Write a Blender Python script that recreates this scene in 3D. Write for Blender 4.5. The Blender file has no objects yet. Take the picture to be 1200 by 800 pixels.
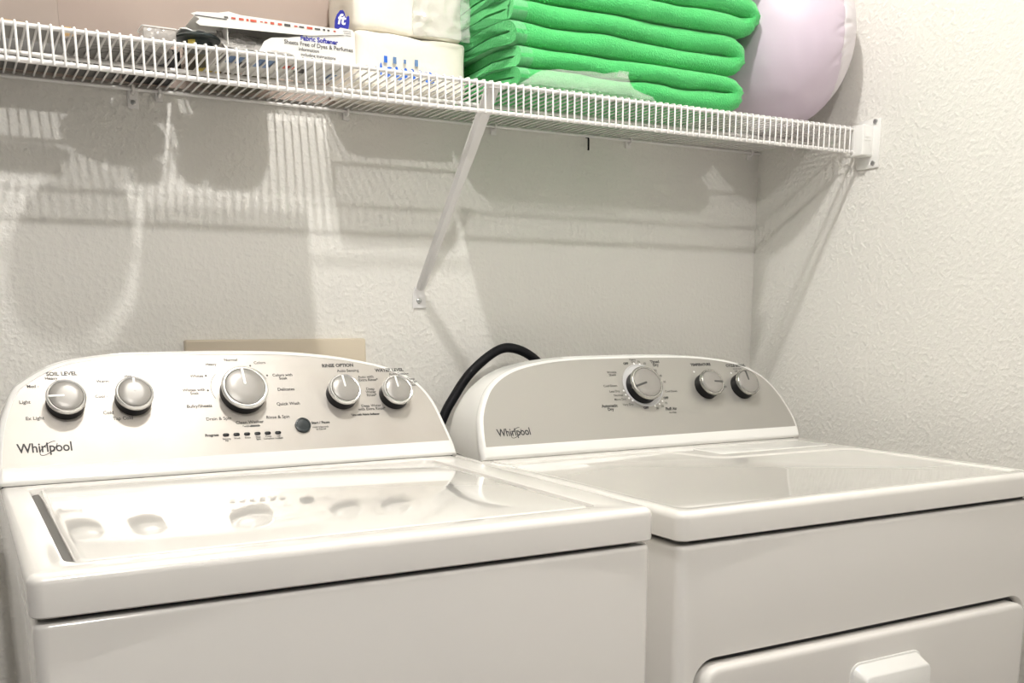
import bpy, bmesh, math, random
from mathutils import Vector, Matrix, noise

R = math.radians
C = bpy.context.collection
SC = bpy.context.scene
random.seed(4)

# ------------------------------------------------------------------ camera
YAW, PITCH, ROLL = R(28.949), R(11.4217), R(-0.139)
F = Vector((math.sin(YAW) * math.cos(PITCH), math.cos(YAW) * math.cos(PITCH), -math.sin(PITCH)))
RT = Vector((math.cos(YAW), -math.sin(YAW), 0))
UP = RT.cross(F)
R2 = RT * math.cos(ROLL) + UP * math.sin(ROLL)
U2 = -RT * math.sin(ROLL) + UP * math.cos(ROLL)
cam_d = bpy.data.cameras.new('camera')
cam = bpy.data.objects.new('camera', cam_d)
C.objects.link(cam)
m = Matrix.Identity(4)
for i in range(3):
    m[i][0], m[i][1], m[i][2] = R2[i], U2[i], -F[i]
m[0][3], m[1][3], m[2][3] = -1.6412, -1.8101, 1.151
cam.matrix_world = m
cam_d.sensor_fit = 'HORIZONTAL'
cam_d.sensor_width = 36
cam_d.lens = 35.105
cam_d.shift_y = 0.17915
cam_d.clip_start = 0.02
SC.camera = cam

# ------------------------------------------------------------------ light and exposure
world = bpy.data.worlds.new('ambient_fill')  # even background glow added as ambient fill
SC.world = world
world.use_nodes = True
bg = world.node_tree.nodes['Background']
bg.inputs[0].default_value = (1.0, 0.97, 0.935, 1)
bg.inputs[1].default_value = 0.23
BULB_NEAR, BULB_FAR = 1420.0, 1620.0
LIGHT_COL = (1.0, 0.98, 0.948)
SC.view_settings.view_transform = 'Standard'
SC.view_settings.look = 'None'
SC.view_settings.gamma = 1
SC.view_settings.use_curve_mapping = False
SC.view_settings.exposure = 0.0


# ------------------------------------------------------------------ materials
def mat(name, col, rough=0.5, metal=0.0, coat=0.0, spec=0.5, **kw):
    mt = bpy.data.materials.new(name)
    mt.use_nodes = True
    b = mt.node_tree.nodes['Principled BSDF']
    b.inputs['Base Color'].default_value = (*col, 1)
    b.inputs['Roughness'].default_value = rough
    b.inputs['Metallic'].default_value = metal
    b.inputs['Coat Weight'].default_value = coat
    b.inputs['Specular IOR Level'].default_value = spec
    for k, v in kw.items():
        b.inputs[k.replace('_', ' ')].default_value = v
    return mt


def nodes(mt):
    return mt.node_tree.nodes, mt.node_tree.links, mt.node_tree.nodes['Principled BSDF']


def add_bump(mt, scale, strength, dist, detail=3.0, ramp=None, stretch=None):
    n, l, b = nodes(mt)
    tc = n.new('ShaderNodeTexCoord')
    src = tc.outputs['Object']
    if stretch:
        mp = n.new('ShaderNodeMapping')
        mp.inputs['Scale'].default_value = stretch
        l.new(src, mp.inputs['Vector'])
        src = mp.outputs['Vector']
    tx = n.new('ShaderNodeTexNoise')
    tx.inputs['Scale'].default_value = scale
    tx.inputs['Detail'].default_value = detail
    l.new(src, tx.inputs['Vector'])
    out = tx.outputs['Fac']
    if ramp:
        r = n.new('ShaderNodeValToRGB')
        r.color_ramp.elements[0].position = ramp[0]
        r.color_ramp.elements[1].position = ramp[1]
        l.new(out, r.inputs['Fac'])
        out = r.outputs['Color']
    bp = n.new('ShaderNodeBump')
    bp.inputs['Strength'].default_value = strength
    bp.inputs['Distance'].default_value = dist
    l.new(out, bp.inputs['Height'])
    l.new(bp.outputs['Normal'], b.inputs['Normal'])
    return tx


def add_mottle(mt, c1, c2, scale, detail=4.0, lo=0.35, hi=0.65):
    n, l, b = nodes(mt)
    tc = n.new('ShaderNodeTexCoord')
    tx = n.new('ShaderNodeTexNoise')
    tx.inputs['Scale'].default_value = scale
    tx.inputs['Detail'].default_value = detail
    l.new(tc.outputs['Object'], tx.inputs['Vector'])
    r = n.new('ShaderNodeValToRGB')
    r.color_ramp.elements[0].position = lo
    r.color_ramp.elements[1].position = hi
    r.color_ramp.elements[0].color = (*c1, 1)
    r.color_ramp.elements[1].color = (*c2, 1)
    l.new(tx.outputs['Fac'], r.inputs['Fac'])
    l.new(r.outputs['Color'], b.inputs['Base Color'])


M = {}
M['wall'] = mat('wall_paint', (0.79, 0.77, 0.725), 0.62, spec=0.3)
add_bump(M['wall'], 112, 0.33, 0.003, 2.5, (0.42, 0.68))
M['ceiling'] = mat('ceiling_paint', (0.80, 0.77, 0.71), 0.7)
add_bump(M['ceiling'], 60, 0.4, 0.004, 2)
M['floor'] = mat('floor_vinyl', (0.17, 0.14, 0.115), 0.45)
add_mottle(M['floor'], (0.14, 0.115, 0.095), (0.20, 0.165, 0.135), 6)
M['enamel'] = mat('white_enamel', (0.80, 0.775, 0.74), 0.16, coat=0.6, Coat_Roughness=0.06)
M['lid'] = mat('glossy_lid_enamel', (0.82, 0.795, 0.755), 0.10, coat=1.0, Coat_Roughness=0.035)
add_bump(M['lid'], 14, 0.02, 0.004, 1)
M['plastic'] = mat('white_plastic', (0.84, 0.83, 0.80), 0.22, coat=0.3)
M['washer_face'] = mat('silver_paint_lit', (0.52, 0.49, 0.455), 0.34, 0.35)  # paler than the dryer's silver: its brighter reflection is put into the colour
add_mottle(M['washer_face'], (0.46, 0.425, 0.385), (0.50, 0.47, 0.435), 9, 6, 0.3, 0.6)
M['dryer_face'] = mat('brushed_silver_paint', (0.42, 0.405, 0.375), 0.36, 0.45)
M['black'] = mat('black_plastic', (0.005, 0.005, 0.006), 0.4, spec=0.25)
M['gap'] = mat('gap_shade_and_seam', (0.02, 0.02, 0.022), 0.6)  # dark colour in place of shade in the gaps; also the console seam
M['knob_silver'] = mat('knob_silver', (0.31, 0.295, 0.275), 0.33, 0.2)
M['knob_ring'] = mat('bright_ring', (0.85, 0.84, 0.82), 0.18, 0.7)
M['knob_ring_dark'] = mat('grey_ring', (0.42, 0.41, 0.38), 0.25, 0.7)
M['dial_ring'] = mat('pale_dial_ring', (0.62, 0.62, 0.63), 0.35, 0.3)
M['ink'] = mat('dark_ink', (0.03, 0.03, 0.033), 0.6)
M['ink_grey'] = mat('grey_ink', (0.07, 0.068, 0.065), 0.6)
M['white_ink'] = mat('white_ink', (0.9, 0.9, 0.88), 0.5)
M['button'] = mat('charcoal_button', (0.03, 0.036, 0.038), 0.3, spec=0.3)
M['wire'] = mat('white_coated_wire', (0.80, 0.78, 0.76), 0.3, coat=0.3)
M['bracket'] = mat('painted_steel', (0.76, 0.745, 0.735), 0.35)
M['screw'] = mat('screw_steel', (0.5, 0.5, 0.5), 0.3, 0.9)
M['rubber'] = mat('black_rubber', (0.006, 0.006, 0.008), 0.55, spec=0.2)
M['plate'] = mat('almond_plastic', (0.62, 0.54, 0.42), 0.4)
M['towel'] = mat('green_terry', (0.075, 0.54, 0.15), 0.95, spec=0.1, Sheen_Weight=0.6, Sheen_Roughness=0.5)
M['towel'].node_tree.nodes['Principled BSDF'].inputs['Sheen Tint'].default_value = (0.55, 1, 0.6, 1)
add_bump(M['towel'], 420, 0.9, 0.003, 2)
M['hem'] = mat('green_woven_hem', (0.10, 0.53, 0.175), 0.95, spec=0.1, Sheen_Weight=0.4)
add_bump(M['hem'], 300, 0.8, 0.003, 1, None, (6, 0.4, 0.4))
M['lavender'] = mat('lavender_vinyl', (0.66, 0.56, 0.66), 0.5, coat=0.08, Coat_Roughness=0.3)
M['lavender_pale'] = mat('pale_lavender_vinyl', (0.76, 0.71, 0.74), 0.5, coat=0.08, Coat_Roughness=0.3)
M['cardboard'] = mat('tan_cardboard', (0.42, 0.32, 0.26), 0.8)
add_mottle(M['cardboard'], (0.33, 0.27, 0.235), (0.37, 0.305, 0.265), 5)
M['cardboard_light'] = mat('light_tan_cardboard', (0.50, 0.385, 0.315), 0.8)
add_mottle(M['cardboard_light'], (0.37, 0.295, 0.255), (0.41, 0.33, 0.285), 5)
M['carton'] = mat('white_carton', (0.78, 0.765, 0.73), 0.5)
M['carton_in'] = mat('grey_carton_inside', (0.42, 0.39, 0.35), 0.8)
M['paper'] = mat('cream_tissue', (0.84, 0.79, 0.69), 0.6, coat=0.35, Coat_Roughness=0.2)
add_bump(M['paper'], 22, 0.5, 0.006, 4)
M['blue'] = mat('blue_print', (0.02, 0.13, 0.58), 0.4)
M['blue_soft'] = mat('slate_blue_print', (0.12, 0.22, 0.42), 0.4)
M['navy'] = mat('navy_print', (0.015, 0.02, 0.30), 0.4)
M['red'] = mat('red_print', (0.55, 0.09, 0.05), 0.5)
M['yellow'] = mat('yellow_plastic', (0.72, 0.58, 0.12), 0.45)
M['dark_green'] = mat('blackish_green_plastic', (0.012, 0.02, 0.02), 0.35)
M['grey_metal'] = mat('dull_grey_metal', (0.30, 0.29, 0.28), 0.4, 0.6)
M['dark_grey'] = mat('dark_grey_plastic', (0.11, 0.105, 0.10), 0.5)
M['wood'] = mat('pale_wood', (0.62, 0.42, 0.20), 0.6)
M['white_cloth'] = mat('white_cloth', (0.85, 0.84, 0.82), 0.9)
M['olive'] = mat('olive_plastic', (0.10, 0.09, 0.06), 0.5)


def film(name, tint, alpha, rough=0.12, bump=0.5):
    mt = bpy.data.materials.new(name)
    mt.use_nodes = True
    n, l = mt.node_tree.nodes, mt.node_tree.links
    b = n['Principled BSDF']
    b.inputs['Base Color'].default_value = (*tint, 1)
    b.inputs['Roughness'].default_value = rough
    b.inputs['Alpha'].default_value = alpha
    b.inputs['Coat Weight'].default_value = 1.0
    b.inputs['Coat Roughness'].default_value = 0.06
    add_bump(mt, 35, bump, 0.01, 3)
    return mt


M['film'] = film('clear_film', (0.85, 0.84, 0.80), 0.28)
M['film_milky'] = film('milky_film', (0.82, 0.86, 0.80), 0.19, 0.2, 0.5)
M['film_grey'] = film('grey_clear_film', (0.55, 0.53, 0.50), 0.55, 0.15, 0.8)
M['frost'] = mat('frosted_plastic', (0.66, 0.59, 0.53), 0.4)
M['emit'] = bpy.data.materials.new('lamp_glow')


def emitter(name, strength):
    mt = bpy.data.materials.new(name)
    mt.use_nodes = True
    n, l = mt.node_tree.nodes, mt.node_tree.links
    n.clear()
    e = n.new('ShaderNodeEmission')
    e.inputs[0].default_value = (*LIGHT_COL, 1)
    e.inputs[1].default_value = strength
    o = n.new('ShaderNodeOutputMaterial')
    l.new(e.outputs[0], o.inputs[0])
    return mt


M['emit_near'] = emitter('near_bulb_glow', BULB_NEAR)
M['emit_far'] = emitter('far_bulb_glow', BULB_FAR)
bpy.data.materials.remove(M.pop('emit'))


# ------------------------------------------------------------------ helpers
def thing(name, label, cat, loc, group=None):
    o = bpy.data.objects.new(name, None)
    C.objects.link(o)
    o.location = loc
    o['label'] = label
    o['category'] = cat
    if group:
        o['group'] = group
    o['wl'] = loc
    return o


def tag(o, label, cat, group=None):
    o['label'] = label
    o['category'] = cat
    if group:
        o['group'] = group
    return o


def obj(name, bm, mt, parent=None, smooth=35, label=None, loc=None):
    """link a bmesh built in world coordinates as one mesh object"""
    org = Vector(parent['wl']) if parent else Vector(loc if loc else (0, 0, 0))
    if org.length:
        bmesh.ops.translate(bm, verts=bm.verts, vec=-org)
    bmesh.ops.recalc_face_normals(bm, faces=bm.faces)
    me = bpy.data.meshes.new(name)
    bm.to_mesh(me)
    bm.free()
    o = bpy.data.objects.new(name, me)
    C.objects.link(o)
    for x in (mt if isinstance(mt, (list, tuple)) else [mt]):
        me.materials.append(x)
    if parent:
        o.parent = parent
        o['wl'] = tuple(org)
    elif loc:
        o.location = loc
    if smooth:
        for p in me.polygons:
            p.use_smooth = True
        me.set_sharp_from_angle(angle=R(smooth))
    if label:
        o['label'] = label
    return o


def box(bm, x0, x1, y0, y1, z0, z1, bev=0.0, seg=2):
    r = bmesh.ops.create_cube(bm, size=1)
    vs = r['verts']
    for v in vs:
        v.co = Vector(((x0 + x1) / 2 + v.co.x * (x1 - x0), (y0 + y1) / 2 + v.co.y * (y1 - y0), (z0 + z1) / 2 + v.co.z * (z1 - z0)))
    if bev:
        es = list({e for v in vs for e in v.link_edges})
        bmesh.ops.bevel(bm, geom=es, offset=bev, segments=seg, affect='EDGES', profile=0.5)
    return bm


def nbox(*a, **k):
    return box(bmesh.new(), *a, **k)


def rrect(w, h, r, n=6):
    """rounded rectangle, centred, counter-clockwise"""
    r = max(min(r, w / 2 - 1e-5, h / 2 - 1e-5), 1e-5)
    pts = []
    for cx, cy, a0 in ((w / 2 - r, h / 2 - r, 0), (-w / 2 + r, h / 2 - r, 90), (-w / 2 + r, -h / 2 + r, 180), (w / 2 - r, -h / 2 + r, 270)):
        for i in range(n + 1):
            a = R(a0 + 90 * i / n)
            pts.append((cx + r * math.cos(a), cy + r * math.sin(a)))
    return pts


def loops(bm, ls, cap0=True, cap1=True):
    """bridge a list of equally long loops of points"""
    rows = [[bm.verts.new(p) for p in l] for l in ls]
    n = len(rows[0])
    for a, b in zip(rows, rows[1:]):
        for i in range(n):
            j = (i + 1) % n
            bm.faces.new((a[i], a[j], b[j], b[i]))
    if cap0:
        bm.faces.new(rows[0][::-1])
    if cap1:
        bm.faces.new(rows[-1])
    return rows


def slab_z(bm, cx, cy, w, h, r, prof, cap0=True, cap1=True, n=6):
    """stack of rounded rectangles: prof is a list of (inset, z)"""
    return loops(bm, [[(cx + x, cy + y, z) for x, y in rrect(w - 2 * i, h - 2 * i, r - i if r > i else 0.001, n)] for i, z in prof], cap0, cap1)


def slab_y(bm, cx, cz, w, h, r, prof, cap0=True, cap1=True, n=6):
    return loops(bm, [[(cx + x, y, cz + z) for x, z in rrect(w - 2 * i, h - 2 * i, r - i if r > i else 0.001, n)] for i, y in prof], cap0, cap1)


def fillet(r, z, n=4, up=True):
    """(inset, z) of a quarter round that ends at z"""
    out = []
    for k in range(n + 1):
        a = R(90 * k / n)
        out.append((r - r * math.cos(a), z - r + r * math.sin(a)) if up else (r - r * math.cos(a), z + r - r * math.sin(a)))
    return out


def tube(bm, pts, r, n=6, cap=True):
    pts = [Vector(p) for p in pts]
    rows = []
    prev = None
    for i, p in enumerate(pts):
        d = (pts[min(i + 1, len(pts) - 1)] - pts[max(i - 1, 0)]).normalized()
        if prev is None:
            a = Vector((0, 0, 1)) if abs(d.z) < 0.9 else Vector((1, 0, 0))
            u = d.cross(a).normalized()
        else:
            u = (prev - d * prev.dot(d)).normalized()
        prev = u
        w = d.cross(u)
        rows.append([p + (u * math.cos(2 * math.pi * k / n) + w * math.sin(2 * math.pi * k / n)) * r for k in range(n)])
    loops(bm, rows, cap, cap)
    return bm


def lathe(bm, prof, org, ex, ey, ez, n=32):
    """prof: list of (radius, height); closes at radius 0"""
    org, ex, ey, ez = Vector(org), Vector(ex), Vector(ey), Vector(ez)
    rows = []
    for r, h in prof:
        if r < 1e-6:
            rows.append(bm.verts.new(org + ez * h))
        else:
            rows.append([bm.verts.new(org + ez * h + (ex * math.cos(2 * math.pi * k / n) + ey * math.sin(2 * math.pi * k / n)) * r) for k in range(n)])
    for a, b in zip(rows, rows[1:]):
        for k in range(n):
            j = (k + 1) % n
            if isinstance(a, list) and isinstance(b, list):
                bm.faces.new((a[k], a[j], b[j], b[k]))
            elif isinstance(a, list):
                bm.faces.new((a[k], a[j], b))
            elif isinstance(b, list):
                bm.faces.new((a, b[j], b[k]))
    return bm


def text_into(bm, s, frame, x, y, size, align='CENTER', bold=0.0, shear=0.0, space=1.0, stretch=1.0):
    """flat lettering laid into bm; frame = (origin, ex, ey, normal)"""
    cu = bpy.data.curves.new('t', 'FONT')
    cu.body = s
    cu.size = size
    cu.align_x = align
    cu.align_y = 'CENTER'
    cu.offset = bold
    cu.shear = shear
    cu.space_character = space
    cu.space_line = 0.85
    cu.resolution_u = 3
    o = bpy.data.objects.new('t', cu)
    C.objects.link(o)
    dg = bpy.context.evaluated_depsgraph_get()
    me = o.evaluated_get(dg).to_mesh()
    og, ex, ey, nn = frame
    vs = [bm.verts.new(og + ex * (x + v.co.x * stretch) + ey * (y + v.co.y) + nn * 0.0004) for v in me.vertices]
    for p in me.polygons:
        try:
            bm.faces.new([vs[i] for i in p.vertices])
        except ValueError:
            pass
    o.evaluated_get(dg).to_mesh_clear()
    bpy.data.objects.remove(o)
    bpy.data.curves.remove(cu)


def spot(bm, frame, x, y, r, n=12, rx=None):
    og, ex, ey, nn = frame
    rx = rx or r
    bm.faces.new([bm.verts.new(og + ex * (x + rx * math.cos(2 * math.pi * k / n)) + ey * (y + r * math.sin(2 * math.pi * k / n)) + nn * 0.0004) for k in range(n)])


def patch(bm, frame, pts):
    og, ex, ey, nn = frame
    bm.faces.new([bm.verts.new(og + ex * x + ey * y + nn * 0.0004) for x, y in pts])


def rect(bm, frame, x0, x1, y0, y1):
    patch(bm, frame, [(x0, y0), (x1, y0), (x1, y1), (x0, y1)])


def arc_line(bm, frame, cx, cy, rx, ry, a0, a1, w, n=24, rot=0.0):
    og, ex, ey, nn = frame
    pa, pb = [], []
    for k in range(n + 1):
        a = R(a0 + (a1 - a0) * k / n)
        for lst, s in ((pa, -w / 2), (pb, w / 2)):
            x, y = (rx + s) * math.cos(a), (ry + s) * math.sin(a)
            x, y = x * math.cos(rot) - y * math.sin(rot), x * math.sin(rot) + y * math.cos(rot)
            lst.append(bm.verts.new(og + ex * (cx + x) + ey * (cy + y) + nn * 0.0004))
    for k in range(n):
        bm.faces.new((pa[k], pa[k + 1], pb[k + 1], pb[k]))


def struct(name, bm, mt, smooth=0):
    o = obj(name, bm, mt, None, smooth)
    o['kind'] = 'structure'
    return o


# ------------------------------------------------------------------ the room
XL, YF, H = -3.0, -3.1, 2.74
struct('wall_back', nbox(XL - 0.1, 0.1, 0, 0.1, 0, H), M['wall'])
struct('wall_right', nbox(0, 0.1, YF, 0, 0, H), M['wall'])
struct('floor', nbox(XL - 0.1, 0.1, YF, 0.1, -0.08, 0), M['floor'])
struct('ceiling', nbox(XL - 0.1, 0.1, YF, 0.1, H, H + 0.08), M['ceiling'])
struct('baseboard_back', nbox(XL, 0, -0.014, 0, 0, 0.09, bev=0.003), M['plastic'])
struct('baseboard_right', nbox(-0.014, 0, YF, -0.014, 0, 0.09, bev=0.003), M['plastic'])


def bulb(name, label, loc, r, em):
    t = thing(name, label, 'ceiling light', (loc[0], loc[1], H))
    bm = bmesh.new()
    lathe(bm, [(0, -0.0), (0.06, -0.0), (0.06, -0.012), (0.045, -0.022), (0, -0.022)], (loc[0], loc[1], H), (1, 0, 0), (0, 1, 0), (0, 0, 1))
    obj('canopy', bm, M['plastic'], t)
    bm = bmesh.new()
    lathe(bm, [(0.012, H - 0.02), (0.012, loc[2] + r + 0.025), (0.02, loc[2] + r + 0.02), (0.02, loc[2] + r * 0.75), (0, loc[2] + r * 0.75)], (loc[0], loc[1], 0), (1, 0, 0), (0, 1, 0), (0, 0, 1), 16)
    obj('stem', bm, M['plastic'], t)
    bm = bmesh.new()
    bmesh.ops.create_uvsphere(bm, u_segments=20, v_segments=12, radius=r, matrix=Matrix.Translation(loc))
    obj('globe', bm, M[em], t, 60)


bulb('ceiling_light', 'bare round bulb hanging from the ceiling above the washer, close to the shelf', (-1.12, -0.945, 2.68), 0.035, 'emit_near')
bulb('ceiling_light', 'bare round bulb under the ceiling in the middle of the room, far from the shelf', (-1.55, -2.40, 2.65), 0.035, 'emit_far')

# ------------------------------------------------------------------ consoles shared by washer and dryer
TH = R(30)
EX, EU, EN = Vector((1, 0, 0)), Vector((0, math.sin(TH), math.cos(TH))), Vector((0, -math.cos(TH), math.sin(TH)))


def spline(pts, per=5):
    """Catmull-Rom through an open list of points"""
    P = [Vector(p) for p in pts]
    P = [P[0] * 2 - P[1]] + P + [P[-1] * 2 - P[-2]]
    out = []
    for i in range(1, len(P) - 2):
        for k in range(per):
            t = k / per
            a, b, c, d = P[i - 1], P[i], P[i + 1], P[i + 2]
            out.append(0.5 * ((2 * b) + (c - a) * t + (2 * a - 5 * b + 4 * c - d) * t * t + (3 * b - a - 3 * c + d) * t ** 3))
    out.append(P[-2])
    return out


def console(parent, org, outline, inner_map, y_back, face_mat, seam):
    og = Vector(org)
    prof = [Vector((p[0], p[1])) for p in spline([(x, s, 0) for x, s in outline])]
    low, margin = inner_map
    inner = []
    for i, p in enumerate(prof):
        t = (prof[min(i + 1, len(prof) - 1)] - prof[max(i - 1, 0)]).normalized()
        q = p + Vector((-t.y, t.x)) * margin
        if q.y < low:
            q = Vector((q.x, low - 0.0004 * (low - q.y) / low))
        inner.append(q)

    def at(x, s, d=0.0):
        return og + EX * x + EU * s + EN * d

    smax = max(p.y for p in prof)

    def ring(ins, d):
        k = []
        for p in prof:
            x, s = p
            f = max(0.0, min(1.0, s / smax))
            k.append(at(x * (1 - ins / 0.36), max(s - ins * (f ** 1.5), min(s, 0) + (ins * 0.6 if s < ins else 0)), d))
        return k
    bm = bmesh.new()
    fr = [ring(0.0, -seam)] + [ring(0.009 - 0.009 * math.cos(R(a)), -0.009 + 0.009 * math.sin(R(a))) for a in (0, 22.5, 45, 67.5, 90)]
    fr.append([at(p.x, p.y, 0.0) for p in inner])
    fr.append([at(p.x, p.y, -0.0012) for p in inner])
    loops(bm, fr, True, False)
    obj('bezel', bm, M['plastic'], parent, 40)
    bm = bmesh.new()
    loops(bm, [[at(p.x, p.y, -0.001) for p in inner], [at(p.x, p.y, -0.0006) for p in inner]])
    obj('control_panel', bm, face_mat, parent, 30)
    # dark seam then the rear housing
    bm = bmesh.new()
    loops(bm, [ring(0.004, -seam - 0.003), ring(0.004, -seam + 0.0005)])
    obj('seam', bm, M['gap'], parent, 30)
    bm = bmesh.new()
    a = ring(0.0008, -seam - 0.0025)
    b = ring(0.003, -seam - 0.02)
    c = [Vector((v.x * 1.0, min(y_back + 0.02, max(v.y + 0.02, y_back + 0.012)), v.z)) for v in b]
    c2 = [og + Vector((p.x * 0.985, 0, 0)) + Vector((0, y_back - og.y, max(0.0, p.y * math.cos(TH) * 0.93))) for p in prof]
    c1 = [og + Vector((p.x * 0.993, 0, 0)) + Vector((0, y_back - 0.02 - og.y, max(0.0, p.y * math.cos(TH) * 0.985))) for p in prof]
    loops(bm, [a, c1, c2])
    obj('rear_housing', bm, M['plastic'], parent, 40)
    return lambda x=0, s=0, d=0.0: at(x, s, d)


def knob(parent, at, x, s, r, h, angle, ring_mat, pointer_mat, name='knob'):
    o = at(x, s, -0.0006)
    bm = bmesh.new()
    lathe(bm, [(0, 0), (r * 0.97, 0), (r * 0.95, h * 0.78), (r * 0.9, h * 0.8), (0, h * 0.8)], o, EX, EU, EN, 40)
    k = obj(name, bm, M['black'], parent, 40)
    bm = bmesh.new()
    lathe(bm, [(r * 0.93, h * 0.74), (r * 0.99, h * 0.76), (r, h * 0.86), (r * 0.975, h * 0.97), (r * 0.92, h * 1.02), (r * 0.86, h * 1.0), (r * 0.85, h * 0.95)], o, EX, EU, EN, 48)
    obj('rim', bm, M[ring_mat], k, 50, 'bright ring around the knob cap')
    bm = bmesh.new()
    lathe(bm, [(r * 0.84, h * 0.93), (r * 0.835, h * 1.0), (r * 0.79, h * 1.035), (r * 0.4, h * 1.06), (0, h * 1.065)], o, EX, EU, EN, 48)
    obj('cap', bm, M['knob_silver'], k, 50, 'silver face of the knob')
    bm = bmesh.new()
    a = R(angle)
    ux, uy = EX * math.cos(a) + EU * math.sin(a), -EX * math.sin(a) + EU * math.cos(a)
    w = r * 0.055
    lo, hi = h * 1.0, h * 1.085
    ls = []
    for hh in (lo, hi):
        ls.append([o + ux * u + uy * v + EN * hh for u, v in ((0.12 * r, -w), (0.85 * r, -w), (0.85 * r, w), (0.12 * r, w), (0.08 * r, 0))])
    loops(bm, ls)
    obj('pointer', bm, M[pointer_mat], k, 0, 'pointer line')
    return k


def logo(parent, at, x0, x1, y):
    """the maker's wordmark with its ring"""
    fr = (at(0, 0, -0.0006), EX, EU, EN)
    w = x1 - x0
    bm = bmesh.new()
    text_into(bm, 'Whirlpool', fr, x0, y, 0.0205, 'LEFT', 0.00035, 0, 0.98, 0.81)
    xs = [((v.co - fr[0]).dot(EX)) for v in bm.verts]
    k = w / (max(xs) - min(xs))
    for v in bm.verts:
        d = (v.co - fr[0]).dot(EX)
        v.co += EX * ((d - min(xs)) * k + x0 - d)
    arc_line(bm, fr, x0 + w * 0.57, y - 0.0008, w * 0.205, 0.0060, 15, 340, 0.0011, 40, R(40))
    obj('logo', bm, M['ink'], parent, 0, 'black wordmark with a ring around the p')


# ------------------------------------------------------------------ washing machine
WX0, WX1, WYF, WZ = -1.6031, -0.9041, -0.8441, 0.93
WXC = (WX0 + WX1) / 2
WB = -0.145
wm = thing('washing_machine', 'white top-load washing machine on the left with five grey knobs', 'washing machine', (WXC, (WYF + WB) / 2, 0))
bm = bmesh.new()
slab_z(bm, WXC, (WYF + 0.004 + WB) / 2, WX1 - WX0 - 0.003, WB - WYF - 0.004, 0.014, [(0.004, 0.03), (0, 0.034)] + fillet(0.007, 0.8835), n=8)
obj('cabinet', bm, M['enamel'], wm)
bm = bmesh.new()
slab_z(bm, WXC, (WYF + WB) / 2, WX1 - WX0 - 0.03, WB - WYF - 0.03, 0.02, [(0, 0.87), (0, 0.8885)])
obj('gap_shade', bm, M['gap'], wm, label='dark strip standing in for the shade under the top rim')  # shade between rim and cabinet put in as a dark strip
for sx in (-1, 1):
    for sy in (-1, 1):
        bm = bmesh.new()
        lathe(bm, [(0, 0), (0.022, 0), (0.02, 0.012), (0.012, 0.014), (0.012, 0.035), (0, 0.035)], (WXC + sx * 0.3, (WYF + WB) / 2 + sy * 0.28, 0), EX, (0, 1, 0), (0, 0, 1), 16)
        obj('foot', bm, M['rubber'], wm)
# rim with the opening for the lid
LX0, LX1, LY0, LY1 = -1.566, -0.960, -0.800, -0.300
bm = bmesh.new()
W_, D_ = WX1 - WX0, WB - WYF
cy = (WYF + WB) / 2
prof = [(0.006, 0.8877)] + [(i, z) for i, z in [(0.002, 0.8887), (0, 0.8905)]] + fillet(0.010, WZ, 5)
ls = [[(WXC + x, cy + y, z) for x, y in rrect(W_ - 2 * i, D_ - 2 * i, max(0.015 - i, 0.003), 8)] for i, z in prof]
lw, lh, lcx, lcy = LX1 - LX0, LY1 - LY0, (LX0 + LX1) / 2, (LY0 + LY1) / 2
for i, z in ((-0.004, WZ), (-0.001, WZ - 0.001), (0, WZ - 0.004), (0, WZ - 0.016)):
    ls.append([(lcx + x, lcy + y, z) for x, y in rrect(lw - 2 * i, lh - 2 * i, 0.02, 8)])
loops(bm, ls, False, True)
obj('top_rim', bm, M['enamel'], wm, 40)
bm = bmesh.new()
slab_z(bm, lcx, lcy, lw - 0.0006, lh - 0.0006, 0.02, [(0, WZ - 0.0165), (0, WZ - 0.0095), (0.0005, WZ - 0.0092)], n=8)
obj('lid_gap_shade', bm, M['dark_grey'], wm, 30, 'dark grey channel floor standing in for the shade around the lid')  # recess floor coloured dark in place of shade
bm = bmesh.new()
gx = 0.009
slab_z(bm, lcx + gx / 2 - 0.001, lcy + 0.0015, lw - gx - 0.004, lh - 0.007, 0.018, [(0, WZ - 0.015)] + fillet(0.007, WZ - 0.0015, 5), n=8)
obj('lid', bm, M['lid'], wm, 40)

wout = [(0.353, 0.0), (0.3515, 0.022), (0.3445, 0.0585), (0.3349, 0.100), (0.3185, 0.1311), (0.2952, 0.1534), (0.26, 0.1712), (0.2238, 0.1822), (0.1703, 0.193), (0.0991, 0.2015), (0.02, 0.205), (-0.0571, 0.2057), (-0.1522, 0.2045), (-0.1988, 0.2003), (-0.2433, 0.1927), (-0.2733, 0.1807), (-0.3036, 0.1608), (-0.319, 0.1449), (-0.3373, 0.100), (-0.346, 0.0585), (-0.3505, 0.022), (-0.3515, 0.0)]


wat = console(wm, (WXC - 0.0, -0.2825, WZ + 0.0035), wout, (0.0255, 0.0082), WB, M['washer_face'], 0.012)
bm = bmesh.new()
box(bm, WXC - 0.345, WXC + 0.345, -0.277, WB - 0.01, WZ - 0.002, WZ + 0.006)
obj('gap_shade', bm, M['gap'], wm, label='dark strip standing in for the shade under the control panel')  # dark strip in place of the shade below the console
for x, s, r, a in ((-0.2494, 0.1216, 0.0272, 181), (-0.1560, 0.1233, 0.0272, 88), (0.0078, 0.1270, 0.0363, 92), (0.1690, 0.1180, 0.0270, 93), (0.2606, 0.1138, 0.0266, 93)):
    knob(wm, wat, x, s, r, 0.025, a, 'knob_ring', 'white_ink')
o = wat(0.0935, 0.0668, -0.0006)
bm = bmesh.new()
lathe(bm, [(0, 0), (0.0128, 0), (0.0125, 0.004), (0.0105, 0.0045), (0.0095, 0.0035), (0.0, 0.0045)], o, EX, EU, EN, 32)
obj('start_button', bm, M['button'], wm, 40, 'round charcoal push button')
fr = (wat(0, 0, -0.0006), EX, EU, EN)
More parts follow.
